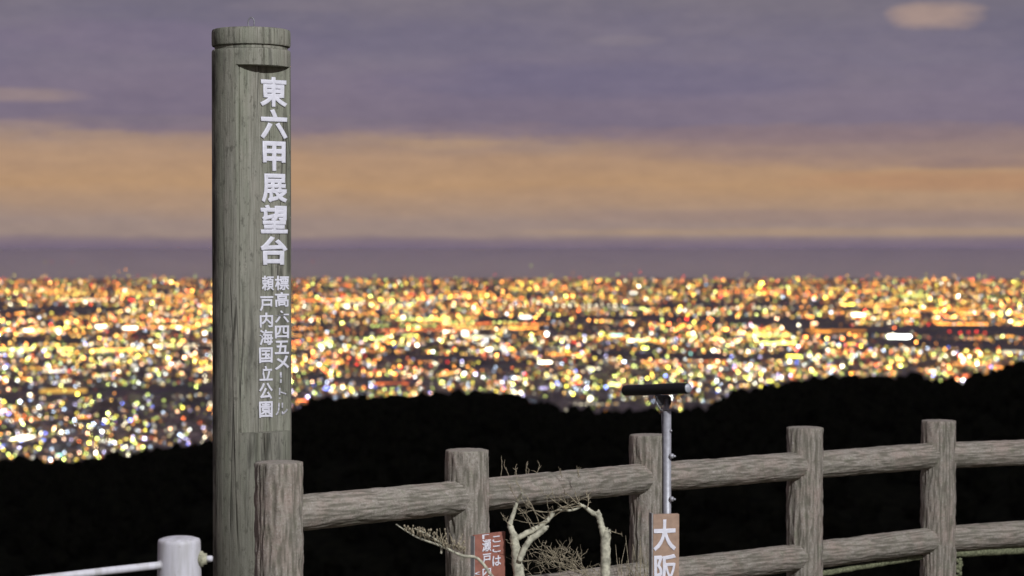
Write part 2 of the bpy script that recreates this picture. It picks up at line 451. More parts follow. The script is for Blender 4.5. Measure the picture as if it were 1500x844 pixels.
def dark(px, py):
    """river, wood and airfield gaps: 0 where lights are absent"""
    for (x0, x1, yc, sl, hw) in ((0, 330, 579, -.03, 6), (-200, 180, 452, 0, 1.5), (640, 770, 541, -.04, 5), (900, 1240, 468, .01, 3.5), (1150, 1520, 483, 0, 5),
                                 (700, 900, 470, -.02, 2), (1270, 1520, 501, .01, 5), (560, 700, 524, .02, 3), (440, 640, 553, .06, 3), (860, 1000, 520, .03, 3.5), (0, 120, 497, 0, 3), (1000, 1180, 525, -.02, 3)):
        if x0 < px < x1 and abs(py - yc - sl * (px - x0)) < hw + 2.2: return .04
    return 1.0
spec = []          # (px-size-ranked) candidates: all lights
def cand(px, py, sz, col, st_, h=6.0, wx=1.0, wz=1.0, keep=False):
    d, az_ = ground_at(px, py)
    spec.append((sz * wx * wz * (1 + .15 * st_) + (1e6 if keep else 0), d, az_, h, sz, col, st_, wx, wz, px, py))
for i in range(19000):
    px = rng.uniform(-90, 1590)
    t = rng.random() ** 1.12
    py = 409.5 + 275 * t
    d, az_ = ground_at(px, py)
    if (py - EYE) / FPX > sil(az_) + .006: continue
    x, y, _ = cpos(d, az_)
    dn = noise.fractal(Vector((x / 2100, y / 3800, .3)), .7, 2.0, 4)
    dn = .60 + 1.15 * dn
    if rng.random() > dn * dark(px, py): continue
    st_ = 10 ** rng.normal(.50, .38)
    st_ *= .5 + .5 * min(1, max(0, (py - 412) / 50))
    if rng.random() < .05: st_ *= 2.5
    sz = rng.uniform(.85, 1.3); st_ *= 1.75
    h = rng.uniform(3, 22) if rng.random() < .85 else rng.uniform(20, 80)
    col = pick(py)
    cn = noise.noise(Vector((x / 1500 + 9, y / 2600, 4)))
    if cn > .25 and rng.random() < .55: col = rng.choice(['orange', 'rust', 'amber', 'red'], p=[.36, .27, .27, .10])
    elif cn < -.28 and rng.random() < .45: col = rng.choice(['lime', 'yellow', 'lime', 'white'])
    cand(px, py, sz, col, min(st_, 40), h)
# lamps on towers and on the hills across the bay that stand over the horizon
for i in range(150):
    px = rng.uniform(-60, 1560); d = rng.uniform(38000, 80000); py = EYE + FPX * (H0 / d + d / (2 * R_E))
    spec.append((1, d, math.atan((px - 750) / FPX), rng.uniform(30, 60) + 60 * rng.exponential(1), rng.uniform(.9, 1.3), rng.choice(['yellow', 'orange', 'lime', 'red', 'amber']), rng.uniform(1.0, 3.2), 1, 1, px, py))
for px in (66, 76, 106, 458):
    spec.append((1, 60000, math.atan((px - 750) / FPX), 560, 1.0, 'yellow' if px < 70 else 'red', .9, 1, 1, px, 410))
# the dim carpet of windows and porch lamps between the brighter ones
for i in range(25000):
    px = rng.uniform(-60, 1560); py = 409 + 262 * rng.random() ** 1.25
    d, az_ = ground_at(px, py)
    if (py - EYE) / FPX > sil(az_) + .004: continue
    x, y, _ = cpos(d, az_)
    dn = .85 + .8 * noise.fractal(Vector((x / 2100, y / 3800, .3)), .7, 2.0, 4)
    if rng.random() > dn * dark(px, py) * (1 - .5 * max(0, min(1, (py - 520) / 90))): continue
    near = min(1, (py - 409) / 190)
    col = rng.choice(['orange', 'amber', 'peach', 'rust', 'warm', 'lime', 'cool'], p=[.34 - .2 * near, .22 - .04 * near, .14, .12 - .06 * near, .08 + .08 * near, .07 + .09 * near, .03 + .13 * near])
    cand(px, py, rng.uniform(1.1, 1.5), col, 10 ** rng.normal(.04, .25) * (.45 + .55 * min(1, (py - 409) / 14)), rng.uniform(3, 14))
# streets: rows of lamps along real lines on the plain
for i in range(230):
    px = rng.uniform(-100, 1550); py = rng.uniform(418, 650) if i > 110 else rng.uniform(425, 540)
    d, az_ = ground_at(px, py)
    if (py - EYE) / FPX > sil(az_): continue
    x, y, _ = cpos(d, az_); ang = rng.choice([rng.normal(.05, .12), rng.normal(1.45, .15)], p=[.72, .28])
    L = d * rng.uniform(.012, .06) * (1 if abs(ang) < .7 else 1.5); nl = int(rng.uniform(9, 26))
    col = rng.choice(['orange', 'rust', 'amber', 'warm', 'lime'], p=[.38, .14, .26, .12, .1]); st_ = rng.uniform(1.5, 5.5)
    for k in range(nl):
        s_ = (k / nl - .5) * L; x2, y2 = x + math.cos(ang) * s_, y + math.sin(ang) * s_
        d2, a2 = math.hypot(x2, y2), math.atan2(x2, y2)
        py2 = EYE + FPX * (H0 / d2 + d2 / (2 * R_E)); px2 = 750 + FPX * math.tan(a2)
        if dark(px2, py2) < .5 or py2 < 411: continue
        cand(px2, py2, rng.uniform(.9, 1.3), col, st_ * 1.5 * rng.uniform(.6, 1.5), 9)
# floodlit grounds, station fronts, lit tower blocks (photo position, width, height in pixels)
BIG = [(148, 478, 22, 8, 'warm', 6), (13, 482, 14, 7, 'white', 5), (42, 482, 20, 7, 'warm', 4), (190, 480, 26, 8, 'warm', 5), (167, 511, 74, 5, 'amber', 3),
       (45, 574, 14, 6, 'warm', 6), (92, 571, 72, 11, 'amber', 1.0), (231, 607, 26, 8, 'white', 3.5), (30, 609, 62, 5, 'orange', 1.6), (115, 607, 40, 7, 'orange', 1.2),
       (106, 640, 50, 6, 'orange', .8), (85, 661, 14, 6, 'cyan', 2.2), (461, 498, 25, 6, 'red', 2.0), (470, 537, 28, 10, 'lime', .8), (507, 451, 15, 10, 'warm', 5),
       (589, 466, 14, 7, 'warm', 6), (657, 488, 22, 8, 'warm', 7), (681, 492, 15, 12, 'white', 6), (686, 515, 30, 7, 'warm', 9), (704, 507, 16, 7, 'warm', 8), (716, 513, 16, 7, 'warm', 8),
       (737, 518, 13, 16, 'white', 4), (690, 548, 30, 6, 'white', 5), (752, 578, 16, 9, 'warm', 5), (480, 570, 18, 7, 'blue', 2.5), (586, 539, 9, 6, 'red', 3),
       (484, 552, 14, 6, 'amber', 2), (573, 563, 56, 4, 'rust', 1.6), (620, 569, 46, 4, 'rust', 1.8), (502, 435, 13, 9, 'red', 1.3), (600, 433, 22, 8, 'red', 1.0), (620, 438, 20, 7, 'red', 1.3),
       (933, 500, 36, 7, 'warm', 8), (903, 492, 24, 7, 'cyan', 1.8), (985, 502, 60, 4, 'orange', 2.2), (797, 532, 28, 7, 'warm', 6), (767, 526, 18, 9, 'white', 4), (801, 492, 10, 10, 'white', 4),
       (909, 472, 50, 6, 'orange', 1.5), (1004, 477, 44, 6, 'orange', 1.8), (842, 563, 30, 7, 'red', 2.2), (811, 563, 13, 6, 'red', 2.4), (770, 577, 24, 8, 'warm', 4), (785, 586, 22, 8, 'warm', 5),
       (797, 571, 20, 8, 'lilac', 1.8), (865, 590, 12, 14, 'warm', 1.6), (903, 551, 26, 8, 'warm', 4), (931, 586, 26, 8, 'yellow', 2.6), (897, 564, 18, 7, 'lime', 4), (1107, 559, 10, 8, 'red', 3),
       (1006, 468, 8, 6, 'red', 3), (878, 529, 8, 6, 'red', 3), (770, 466, 24, 7, 'white', 2.6), (1318, 493, 38, 9, 'white', 12), (1257, 461, 26, 7, 'warm', 8), (1247, 446, 16, 6, 'yellow', 5),
       (1383, 453, 80, 8, 'orange', 1.1), (1350, 449, 12, 7, 'yellow', 3), (1446, 536, 22, 6, 'warm', 7), (1432, 521, 46, 15, 'amber', .9), (1484, 514, 34, 9, 'warm', 1.3), (1225, 484, 92, 4, 'orange', .9),
       (1193, 474, 14, 8, 'peach', 3.5), (1446, 412, 18, 6, 'rust', 2), (1383, 409, 12, 6, 'amber', 2.5), (1413, 494, 60, 5, 'peach', .45), (1302, 537, 16, 6, 'red', 2), (1367, 543, 14, 9, 'warm', 5),
       (1331, 540, 11, 8, 'warm', 5), (1359, 470, 6, 6, 'green', 3), (1479, 455, 9, 8, 'lime', 5), (1116, 416, 11, 7, 'yellow', 7), (640, 414, 9, 6, 'orange', 2.5), (1460, 491, 60, 4, 'amber', .9),
       (650, 470, 12, 14, 'amber', 1.0), (1040, 540, 12, 9, 'warm', 3), (1045, 514, 10, 8, 'white', 4), (1162, 522, 24, 8, 'yellow', 4), (1205, 486, 30, 6, 'orange', 1.5), (1500, 536, 18, 8, 'yellow', 2.5),
       (330, 470, 20, 7, 'warm', 4), (280, 560, 22, 8, 'lilac', 1.6), (262, 480, 14, 8, 'warm', 4), (300, 488, 10, 7, 'white', 5)]
for q in [(1391 + 13 * k + (k * 7 % 4), 484 + (k * 5 % 3), 6, 5, 'red', .7 + .5 * (k % 2)) for k in range(5)] + [(1018 + 14 * k, 563 - .6 * k, 7, 6, 'orange', 2.2) for k in range(6)]: BIG.append(q)
LEM = {}
def lamp_mat(col, st_):
    st_ = round(st_, 1); k = (col, st_)
    if k not in LEM:
        m, N_ = mat_base('light_' + col)
        e = N_.n('ShaderNodeEmission', i_0=(*PAL[col], 1), i_1=st_); N_.n('ShaderNodeOutputMaterial', i_0=e.outputs[0])
        m.cycles.emission_sampling = 'NONE'; LEM[k] = m
    return LEM[k]
WORD = dict(yellow='yellow', lime='yellow-green', orange='orange', amber='amber', peach='peach', warm='warm white', white='white', cool='pale blue',
            blue='deep blue', lilac='lilac', red='red', rust='rusty orange', cyan='pale cyan', green='green')
def where(px, py):
    h_ = 'left of the marker post' if px < 312 else 'behind the marker post' if px < 428 else 'between post and tube' if px < 915 else \
         'above the sighting tube' if px < 1010 else 'right of the sighting tube'
    v_ = 'on the horizon' if py < 425 else 'far out' if py < 470 else 'midway out' if py < 530 else 'above the ridge'
    return v_ + ' ' + h_
ORD = ['leftmost', 'second from left', 'third from left', 'fourth from left', 'fifth from left', 'sixth from left', 'seventh from left', 'eighth from left',
       'ninth from left', 'tenth from left', 'eleventh from left', 'twelfth from left', 'thirteenth from left', 'fourteenth from left', 'fifteenth from left', 'sixteenth from left']
def settle(lst, group):
    """lst of (object, look, place, px): labels that repeat are told apart by their order across the picture"""
    by = {}
    for q in lst: by.setdefault((q[1], q[2]), []).append(q)
    for (look, place), qs in by.items():
        qs.sort(key=lambda q: q[3])
        for k, q in enumerate(qs):
            if len(qs) == 1: lab = f'{look} {place}'
            elif k == len(qs) - 1: lab = f'rightmost {look} {place}'
            else: lab = f'{ORD[min(k, 15)]}, {look} {place}'
            tag(q[0], lab, 'city light', group)
lab_big, lab_one = [], []
mesh_cache = {}
def lamp_mesh(kind, mat):
    k = (kind, mat.name)
    if k in mesh_cache: return mesh_cache[k]
    me = bpy.data.meshes.new(kind)
    if kind == 'city_light': me.from_pydata(OV.tolist(), [], OF.tolist())
    else:
        bmx = bmesh.new(); bmesh.ops.create_cube(bmx, size=2); bmesh.ops.bevel(bmx, geom=bmx.edges[:], offset=.18, segments=1, affect='EDGES'); bmx.to_mesh(me); bmx.free()
    me.materials.append(mat); mesh_cache[k] = me
    return me
cnt = 0
for (px, py, wp, hp, col, st_) in BIG:
    # the aperture spreads every light by about nine pixels, so the lit thing itself is smaller
    d, az_ = ground_at(px, py); mpp = d / FPX
    wr, hr = max(wp - 6, 2.6) / 2 * mpp, max(hp - 5.2, 2.2) / 2 * mpp
    gain = ((min(8, hp) / max(hp - 5.2, 2.2)) if wp > 12 else 6) * 0.62
    o = bpy.data.objects.new('lit_building', lamp_mesh('lit_building', lamp_mat(col, st_ * gain)))
    C.objects.link(o); o.location = cpos(d, az_, hr); o.rotation_euler = (0, 0, -az_); o.scale = (wr, hr, hr)
    shape = ('long', 'strip') if wp > 34 else ('short', 'bar') if wp > 16 else ('small', 'block')
    lab_big.append((o, f'{shape[0]} {WORD[col]} light {shape[1]}', where(px, py), px))
    cnt += 1
spec.sort(key=lambda q: -q[0])
ind = [q for q in spec if (q[10] - EYE) / FPX < sil(q[2]) - .002 and 0 < q[9] < 1500 and not 314 < q[9] < 426][:300 - 0]
idset = set(id(q) for q in ind)
for q in spec:
    _, d, az_, h, sz, col, st_, wx, wz, px, py = q
    mpp = d / FPX; rad = sz * mpp
    hh = max(h, rad * .9)
    if id(q) in idset:
        mt = lamp_mat(str(col), 2 * round(st_ / 2 + .5))
        o = bpy.data.objects.new('city_light', lamp_mesh('city_light', mt)); C.objects.link(o)
        o.location = cpos(d, az_, hh); o.scale = (rad, rad, rad)
        lab_one.append((o, f'round bright {WORD[str(col)]} light', where(px, py), px))
    else: add_light(d, az_, hh, rad, col, st_, wx, wz)
settle(lab_big, 'floodlit buildings and grounds in the city'); settle(lab_one, 'bright single lights of the city')
V = np.concatenate(lv); F = np.concatenate(lf); Cc = np.concatenate(lc)
me = bpy.data.meshes.new('city_lights'); me.from_pydata(V.tolist(), [], F.tolist())
ca = me.color_attributes.new('glow', 'FLOAT_COLOR', 'POINT'); ca.data.foreach_set('color', Cc.astype(np.float32).ravel())
m, N_ = mat_base('city_lamps')
at_ = N_.n('ShaderNodeAttribute', attribute_name='glow'); e = N_.n('ShaderNodeEmission', i_0=at_.outputs['Color'], i_1=1.0)
N_.n('ShaderNodeOutputMaterial', i_0=e.outputs[0]); m.cycles.emission_sampling = 'NONE'
tag(link('city_lights', me, m), 'countless small blurred lights of the city spread out to the horizon', 'city lights', kind='stuff')

# unlit bulk of the city
bv, bf, bo = [], [], 0
CU = np.array([(-1, -1, 0), (1, -1, 0), (1, 1, 0), (-1, 1, 0), (-1, -1, 1), (1, -1, 1), (1, 1, 1), (-1, 1, 1)], float)
CF = np.array([(0, 1, 5, 4), (1, 2, 6, 5), (2, 3, 7, 6), (3, 0, 4, 7), (4, 5, 6, 7)])
for i in range(5000):
    px = rng.uniform(-120, 1620); py = 412 + 260 * rng.random() ** 1.1; d, az_ = ground_at(px, py)
    if (py - EYE) / FPX > sil(az_) + .004 or dark(px, py) < .5: continue
    k = d / 10000
    w_, l_, h_ = rng.uniform(8, 32) * (1 + k * .5), rng.uniform(8, 30), rng.uniform(6, 26) * (1 if rng.random() < .9 else 2.2)
    r_ = rng.uniform(0, .6); c, s = math.cos(r_), math.sin(r_)
    v = CU * np.array([[w_, l_, h_]]); v = np.stack([v[:, 0] * c - v[:, 1] * s, v[:, 0] * s + v[:, 1] * c, v[:, 2]], 1) + np.array(cpos(d, az_, -1))
    bv.append(v); bf.append(CF + bo); bo += 8
me = bpy.data.meshes.new('city_blocks'); me.from_pydata(np.concatenate(bv).tolist(), [], np.concatenate(bf).tolist())
tag(link('city_blocks', me, simple('city_concrete', (.36, .32, .32), .9, 0, .3, .02)), 'dim unlit buildings filling the plain between the city lights', 'buildings', kind='stuff')

# ------------------------------------------------------------------ log-look fence
def log(name, p0, p1, r, parent, seg=88, per=110, seed=0, amp=.0095, cap_top=True, taper=0.0):
    d = p1 - p0; L = d.length; u, v = frame(d); dn = d.normalized()
    nl = max(8, int(L * per)); bm = bmesh.new(); gl = bm.verts.layers.float.new('groove'); uvl = bm.loops.layers.uv.new('UVMap')
    rings = []
    def rad(a, t):
        ca, sa = math.cos(a), math.sin(a)
        wob = noise.noise(Vector((ca * .8 + seed, sa * .8, t * L * 1.6))) * .03
        g = noise.noise(Vector((ca * 6.5 + seed * 3.1, sa * 6.5, t * L * 4.5 + seed)))
        g2 = noise.noise(Vector((ca * 14 + seed, sa * 14 + 5, t * L * 11)))
        rid = max(0, 1 - abs(g) * 4.2) * .75 + max(0, 1 - abs(g2) * 3.5) * .35
        return r * (1 + wob - taper * t) - amp * rid + amp * .45 * g2, min(1, rid)
    ts = sorted([k / nl for k in range(nl + 1)] + [.0025 / L, 1 - .0025 / L])
    for t in ts:
        ring = []
        for k in range(seg):
            a = 2 * PI * k / seg; rr_, gv = rad(a, t)
            edge = min(t, 1 - t) * L
            if edge < .006: rr_ -= .003 * (1 - edge / .006) ** 2
            vv = bm.verts.new(p0 + dn * (L * t) + (u * math.cos(a) + v * math.sin(a)) * rr_); vv[gl] = gv; ring.append(vv)
        rings.append(ring)
    for i, (A, B) in enumerate(zip(rings, rings[1:])):
        for k in range(seg):
            f = bm.faces.new((A[k], A[(k + 1) % seg], B[(k + 1) % seg], B[k]))
            for lp, (kk, ii) in zip(f.loops, ((k, i), (k + 1, i), (k + 1, i + 1), (k, i + 1))):
                lp[uvl].uv = (kk / seg * 2 * PI * r + seed, ts[ii] * L + seed * 2)
    for ring, s in ((rings[0], -1), (rings[-1], 1)):
        prev = ring; 
        for q in (.8, .5, .2):
            cen = p0 + dn * (0 if s < 0 else L)
            nr = []
            for vv in ring:
                o_ = (vv.co - cen); nv = bm.verts.new(cen + o_ * q + dn * s * (.004 * (1 - q) + noise.noise(o_ * q * 40 + Vector((seed, 0, 0))) * .0015)); nv[gl] = .15; nr.append(nv)
            for k in range(seg): 
                f = bm.faces.new((prev[k], prev[(k + 1) % seg], nr[(k + 1) % seg], nr[k]))
                for lp in f.loops: lp[uvl].uv = ((lp.vert.co - cen).dot(u), (lp.vert.co - cen).dot(v))
            prev = nr
        f = bm.faces.new(prev)
        for lp in f.loops: lp[uvl].uv = ((lp.vert.co - cen).dot(u), (lp.vert.co - cen).dot(v))
    return bm_obj(name, bm, BARK, parent)
PW = [(408.5, 677, 73), (684.5, 659, 66), (951, 637, 59), (1179, 626, 54.5), (1375, 616, 52), (1590, 610, 50.5)]
UP = [755, 727, 700, 682, 667, 660]
LO = [925, 880, 843, 815, 790, 775]
dep = [.18 * FPX / q[2] for q in PW]
fence = empty('log_fence', (Pt(951, 637, dep[2]).x, dep[2], 0), 'log-look cement fence with round posts and two rails above the dark slope', 'fence')
tops = [Pt(q[0], q[1], d) for q, d in zip(PW, dep)]
for i, t in enumerate(tops):
    log('fence_post', Vector((t.x, t.y, 0)), t, .09, fence, seed=i * 3.7 + 1, per=95, taper=.02)
for ys, rr_, sd_ in ((UP, .067, 50), (LO, .066, 90)):
    for i in range(5):
        a = Pt(PW[i][0], ys[i], dep[i]); c = Pt(PW[i + 1][0], ys[i + 1], dep[i + 1])
        log('fence_rail', a, c, rr_, fence, seed=sd_ + i * 2.3, per=80, seg=72, amp=.0045)
# moss hanging along the underside of the lower rail at the right
for i, (p0, p1, r0) in enumerate((((1190, 843.5, dep[3]), (1362, 814.5, dep[4]), .014), ((1385, 812, dep[4]), (1590, 802, dep[5]), .021))):
    a, c = Pt(*p0), Pt(*p1); bm = bmesh.new(); K = 60
    pts = [a.lerp(c, k / K) + Vector((0, .015, noise.noise(Vector((k * .15, i, 0))) * .003)) for k in range(K + 1)]
    tube(bm, pts, [r0 * (1 + noise.noise(Vector((k * .3, 9, i))) * .2) for k in range(K + 1)], 10)
    o = bm_obj('moss', bm, MOSS, fence)
bm = bmesh.new()
for k in range(26):
    p = Pt(1403 + random.uniform(-2, 6), 818 + random.uniform(0, 30), dep[4] - .02)
    bmesh.ops.create_icosphere(bm, subdivisions=1, radius=random.uniform(.006, .014), matrix=Matrix.Translation(p))
bm_obj('moss', bm, MOSS, fence)

# ------------------------------------------------------------------ tall marker post
MD = 8.3; mpx = MD / FPX
mk_c = Pt(369.5, 700, MD); MX = mk_c.x; MRad = 57.3 * mpx
marker = empty('marker_post', (MX, MD, 0), 'tall weathered grey wooden marker post with white characters and a hook on top', 'marker post')
def mz(py): return Pt(369.5, py, MD - MRad * .9).z
FL_A0, FL_A1 = math.radians(-13), math.radians(82)     # flat cut, angle from the camera-facing side to the right
am = (FL_A0 + FL_A1) / 2; hd = (FL_A1 - FL_A0) / 2
fn = Vector((math.sin(am), -math.cos(am), 0)); fu = Vector((math.cos(am), math.sin(am), 0))
fdist = MRad * math.cos(hd) - .006
MSEG = 288
def mring(bm, z, rs, flat, gl=None):
    seg = MSEG; ring = []
    for k in range(seg):
        a = 2 * PI * k / seg; d = Vector((math.sin(a), -math.cos(a), 0))
        rr_ = MRad * rs * (1 + .006 * noise.noise(Vector((d.x * 1.5, d.y * 1.5, z * 1.2))) + .004 * noise.noise(Vector((d.x * 9, d.y * 9, z * .8))))
        # two long drying checks
        for ca_, wd, dp in ((math.radians(24), .03, .010), (math.radians(-62), .02, .007)):
            da = abs(((a - ca_ - noise.noise(Vector((0, 3, z))) * .05 + PI) % (2 * PI)) - PI)
            if da < wd and not (flat and abs(((a - am + PI) % (2 * PI)) - PI) < hd): rr_ -= dp * (1 - da / wd)
        if flat:
            c = d.dot(fn)
            if c > math.cos(hd) : rr_ = min(rr_, fdist / c)
            if abs(a - (2 * PI + FL_A0)) < .035: rr_ -= .009 * (1 - abs(a - (2 * PI + FL_A0)) / .035)   # saw line down the panel's edge
        ring.append(bm.verts.new((MX + d.x * rr_, MD + d.y * rr_, z)))
    return ring
bm = bmesh.new()
zt, zc, zg, zb = mz(39), mz(64), mz(70), mz(95)
zf = mz(634)
levels = []
def rng_z(a, b_, n_, rs, fl): return [(a + (b_ - a) * k / n_, rs, fl) for k in range(n_ + 1)]
levels += rng_z(0, zf - .001, 24, 1.0, False) + rng_z(zf, zb, 70, 1.0, True) + rng_z(zb + .001, zg - .006, 4, 1.0, False) + [(zg, .985, False), (zg + .001, .93, False)]
rings = [mring(bm, *l) for l in levels]
for A, B in zip(rings, rings[1:]):
    for k in range(MSEG): bm.faces.new((A[k], A[(k + 1) % MSEG], B[(k + 1) % MSEG], B[k]))
bm.faces.new(rings[-1]); bm.faces.new(rings[0][::-1])
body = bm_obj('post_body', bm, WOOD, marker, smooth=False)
bm = bmesh.new()   # groove neck and cap
lv2 = [(zg + .002, .925, 0), (zc - .001, .925, 0)]
rings = [mring(bm, z, r, False) for z, r, _ in lv2]
for A, B in zip(rings, rings[1:]):
    for k in range(MSEG): bm.faces.new((A[k], A[(k + 1) % MSEG], B[(k + 1) % MSEG], B[k]))
bm_obj('post_neck', bm, WOOD, marker, smooth=False)
bm = bmesh.new()
rings = [mring(bm, z, r, False) for z, r in ((zc, .9), (zc + .0005, .985), (zc + .006, 1.0), ((zc + zt) / 2, 1.003), (zt - .010, 1.0), (zt - .002, .985), (zt, .95), (zt + .004, .5), (zt + .005, .05))]
for A, B in zip(rings, rings[1:]):
    for k in range(MSEG): bm.faces.new((A[k], A[(k + 1) % MSEG], B[(k + 1) % MSEG], B[k]))
bm.faces.new(rings[-1]); bm.faces.new(rings[0][::-1])
bm_obj('post_cap', bm, WOOD, marker, smooth=False)
bm = bmesh.new()
pts = []
hx = Pt(368, 30, MD).x
for k in range(25):
    a = -PI * .18 + k / 24 * PI * 1.36
    pts.append(Vector((hx + math.cos(a) * .0125, MD + math.sin(a) * 0, zt + .030 + math.sin(a) * .022)))
pts = [Vector((hx + .011, MD, zt - .01))] + pts + [Vector((hx - .011, MD, zt - .01))]
tube(bm, pts, .0025, 8)
bm_obj('hook', bm, DSTEEL, marker)
for o in list(marker.children):
    for p in o.data.polygons: p.use_smooth = o.name.startswith('hook')
for o in marker.children:
    if o.name.startswith('post_'):
        for p in o.data.polygons: p.use_smooth = True
        o.data.set_sharp_from_angle(angle=math.radians(28))

# glyphs -----------------------------------------------------------
gl_cache = {}
def glyph(ch, bold, worn=0.0):
    k = (ch, bold, worn)
    cu = bpy.data.curves.new('g', 'FONT'); cu.body = ch; cu.size = 1; cu.extrude = 0; cu.bevel_depth = 0 if bold < 0 else max(bold, .003); cu.bevel_resolution = 1; cu.resolution_u = 4
    ob = bpy.data.objects.new('g', cu); C.objects.link(ob); bpy.context.view_layer.update()
    me = bpy.data.meshes.new_from_object(ob.evaluated_get(bpy.context.evaluated_depsgraph_get()))
    bpy.data.objects.remove(ob); bpy.data.curves.remove(cu)
    b = bmesh.new(); b.from_mesh(me); bpy.data.meshes.remove(me)
    bmesh.ops.remove_doubles(b, verts=b.verts, dist=1e-4)
    return b
def letter(ch, cen, ax, up, w_, h_, mat, parent, bold=.03, thick=.004, worn=0.0, cut=None, name='character'):
    nrm = ax.cross(up).normalized()
    b = glyph(ch, bold)
    xs = [v.co.x for v in b.verts]; ys = [v.co.y for v in b.verts]
    x0, x1, y0, y1 = min(xs), max(xs), min(ys), max(ys)
    if worn:
        for q in range(9):      # slice the stroke up so that pieces can be missing
            bmesh.ops.bisect_plane(b, geom=b.verts[:] + b.edges[:] + b.faces[:], plane_co=(x0, y0 + (y1 - y0) * (q + 1) / 10, 0), plane_no=(0, 1, 0))
        dead = [f for f in b.faces if noise.noise(f.calc_center_median() * 14 + Vector((len(ch) + w_ * 900, 3, 1))) > .22 - worn * .35]
        bmesh.ops.delete(b, geom=dead, context='FACES')
    if cut:     # piece missing: (fx0,fy0,fx1,fy1) of the box
        X0, Y0, X1, Y1 = x0 + (x1 - x0) * cut[0], y0 + (y1 - y0) * cut[1], x0 + (x1 - x0) * cut[2], y0 + (y1 - y0) * cut[3]
        for co, no in (((X0, 0, 0), (1, 0, 0)), ((X1, 0, 0), (1, 0, 0)), ((0, Y0, 0), (0, 1, 0)), ((0, Y1, 0), (0, 1, 0))):
            bmesh.ops.bisect_plane(b, geom=b.verts[:] + b.edges[:] + b.faces[:], plane_co=co, plane_no=no)
        dead = [f for f in b.faces if X0 < f.calc_center_median().x < X1 and Y0 < f.calc_center_median().y < Y1]
        bmesh.ops.delete(b, geom=dead, context='FACES')
    g0 = glyph(ch, -1); gx = [v.co.x for v in g0.verts]; gy = [v.co.y for v in g0.verts]; g0.free(); e_ = max(bold, .003)
    x0, x1, y0, y1 = min(gx) - e_, max(gx) + e_, min(gy) - e_, max(gy) + e_      # mitre spikes are pulled back to the stroke
    for v in b.verts: v.co.x = min(max(v.co.x, x0), x1); v.co.y = min(max(v.co.y, y0), y1)
    zs = [v.co.z for v in b.verts]; z0, z1 = min(zs), max(zs)
    for v in b.verts:
        fx, fy = (v.co.x - (x0 + x1) / 2) / (x1 - x0), (v.co.y - (y0 + y1) / 2) / (y1 - y0)
        v.co = cen + ax * fx * w_ + up * fy * h_ + nrm * (.0004 + (v.co.z - z0) / (z1 - z0 + 1e-9) * thick)
    return bm_obj(name, b, mat, parent, smooth=False)
plane_o = Vector((MX, MD, 0)) + fn * fdist
def on_flat(px, py):
    dr = Pt(px, py, 8.0) - Vector((0, 0, CZ)); o_ = Vector((0, 0, CZ))
    t = (plane_o - o_).dot(fn) / dr.dot(fn)
    return o_ + dr * t
UPV = Vector((0, 0, 1))
def flat_letter(ch, x0, x1, y0, y1, **kw):
    a, b_ = on_flat(x0, (y0 + y1) / 2), on_flat(x1, (y0 + y1) / 2); c = (a + b_) / 2
    top, bot = on_flat((x0 + x1) / 2, y0), on_flat((x0 + x1) / 2, y1)
    return letter(ch, (top + bot) / 2, fu, UPV, (b_ - a).dot(fu), top.z - bot.z, kw.pop('mat', LETTER), marker, **kw)
for ch, y0, y1, x0, x1 in (('東', 113, 157, 380.5, 420), ('六', 160, 204, 381, 420.5), ('甲', 207, 251, 384, 418), ('展', 254.5, 297, 382.5, 420), ('望', 300, 342.5, 381, 421), ('台', 346, 388.5, 381, 420.5)):
    flat_letter(ch, x0, x1, y0, y1, bold=.040, thick=.006)
for ch, y0, y1, kw in (('標', 404, 425.5, {}), ('高', 428, 450, {}), ('六', 455, 473, dict(cut=(.0, .62, .62, .80))), ('四', 477, 496, {}), ('五', 499, 519, {}), ('メ', 521, 542, {})):
    flat_letter(ch, 402, 423, y0, y1, bold=.030, thick=.004, **kw)
for ch, y0, y1, x0, x1, cut in (('｜', 545, 561, 409.5, 412.5, (0, .35, 1, .5)), ('ト', 568, 584, 408, 419, (.0, .1, .4, .35)), ('ル', 590, 608, 403, 421, (.35, .3, .7, .6))):
    flat_letter(ch, x0, x1, y0, y1, bold=.012, thick=.003, mat=LETTER_OLD, cut=cut)
for ch, y0, y1, x0, x1, kw in (('頼', 404, 426, 383, 401, {}), ('戸', 434, 456, 380, 400, {}), ('内', 458, 480, 380, 399.5, {}), ('海', 483, 506, 379.5, 399.5, dict(cut=(0, .35, .16, .62))), ('国', 509, 532, 379, 399, {}),
                              ('立', 536, 558, 379.5, 399, dict(cut=(0, .5, .25, .8))), ('公', 561, 585, 379, 399, {}), ('園', 588, 612, 379, 399, {})):
    flat_letter(ch, x0, x1, y0, y1, bold=.030, thick=.004, **kw)

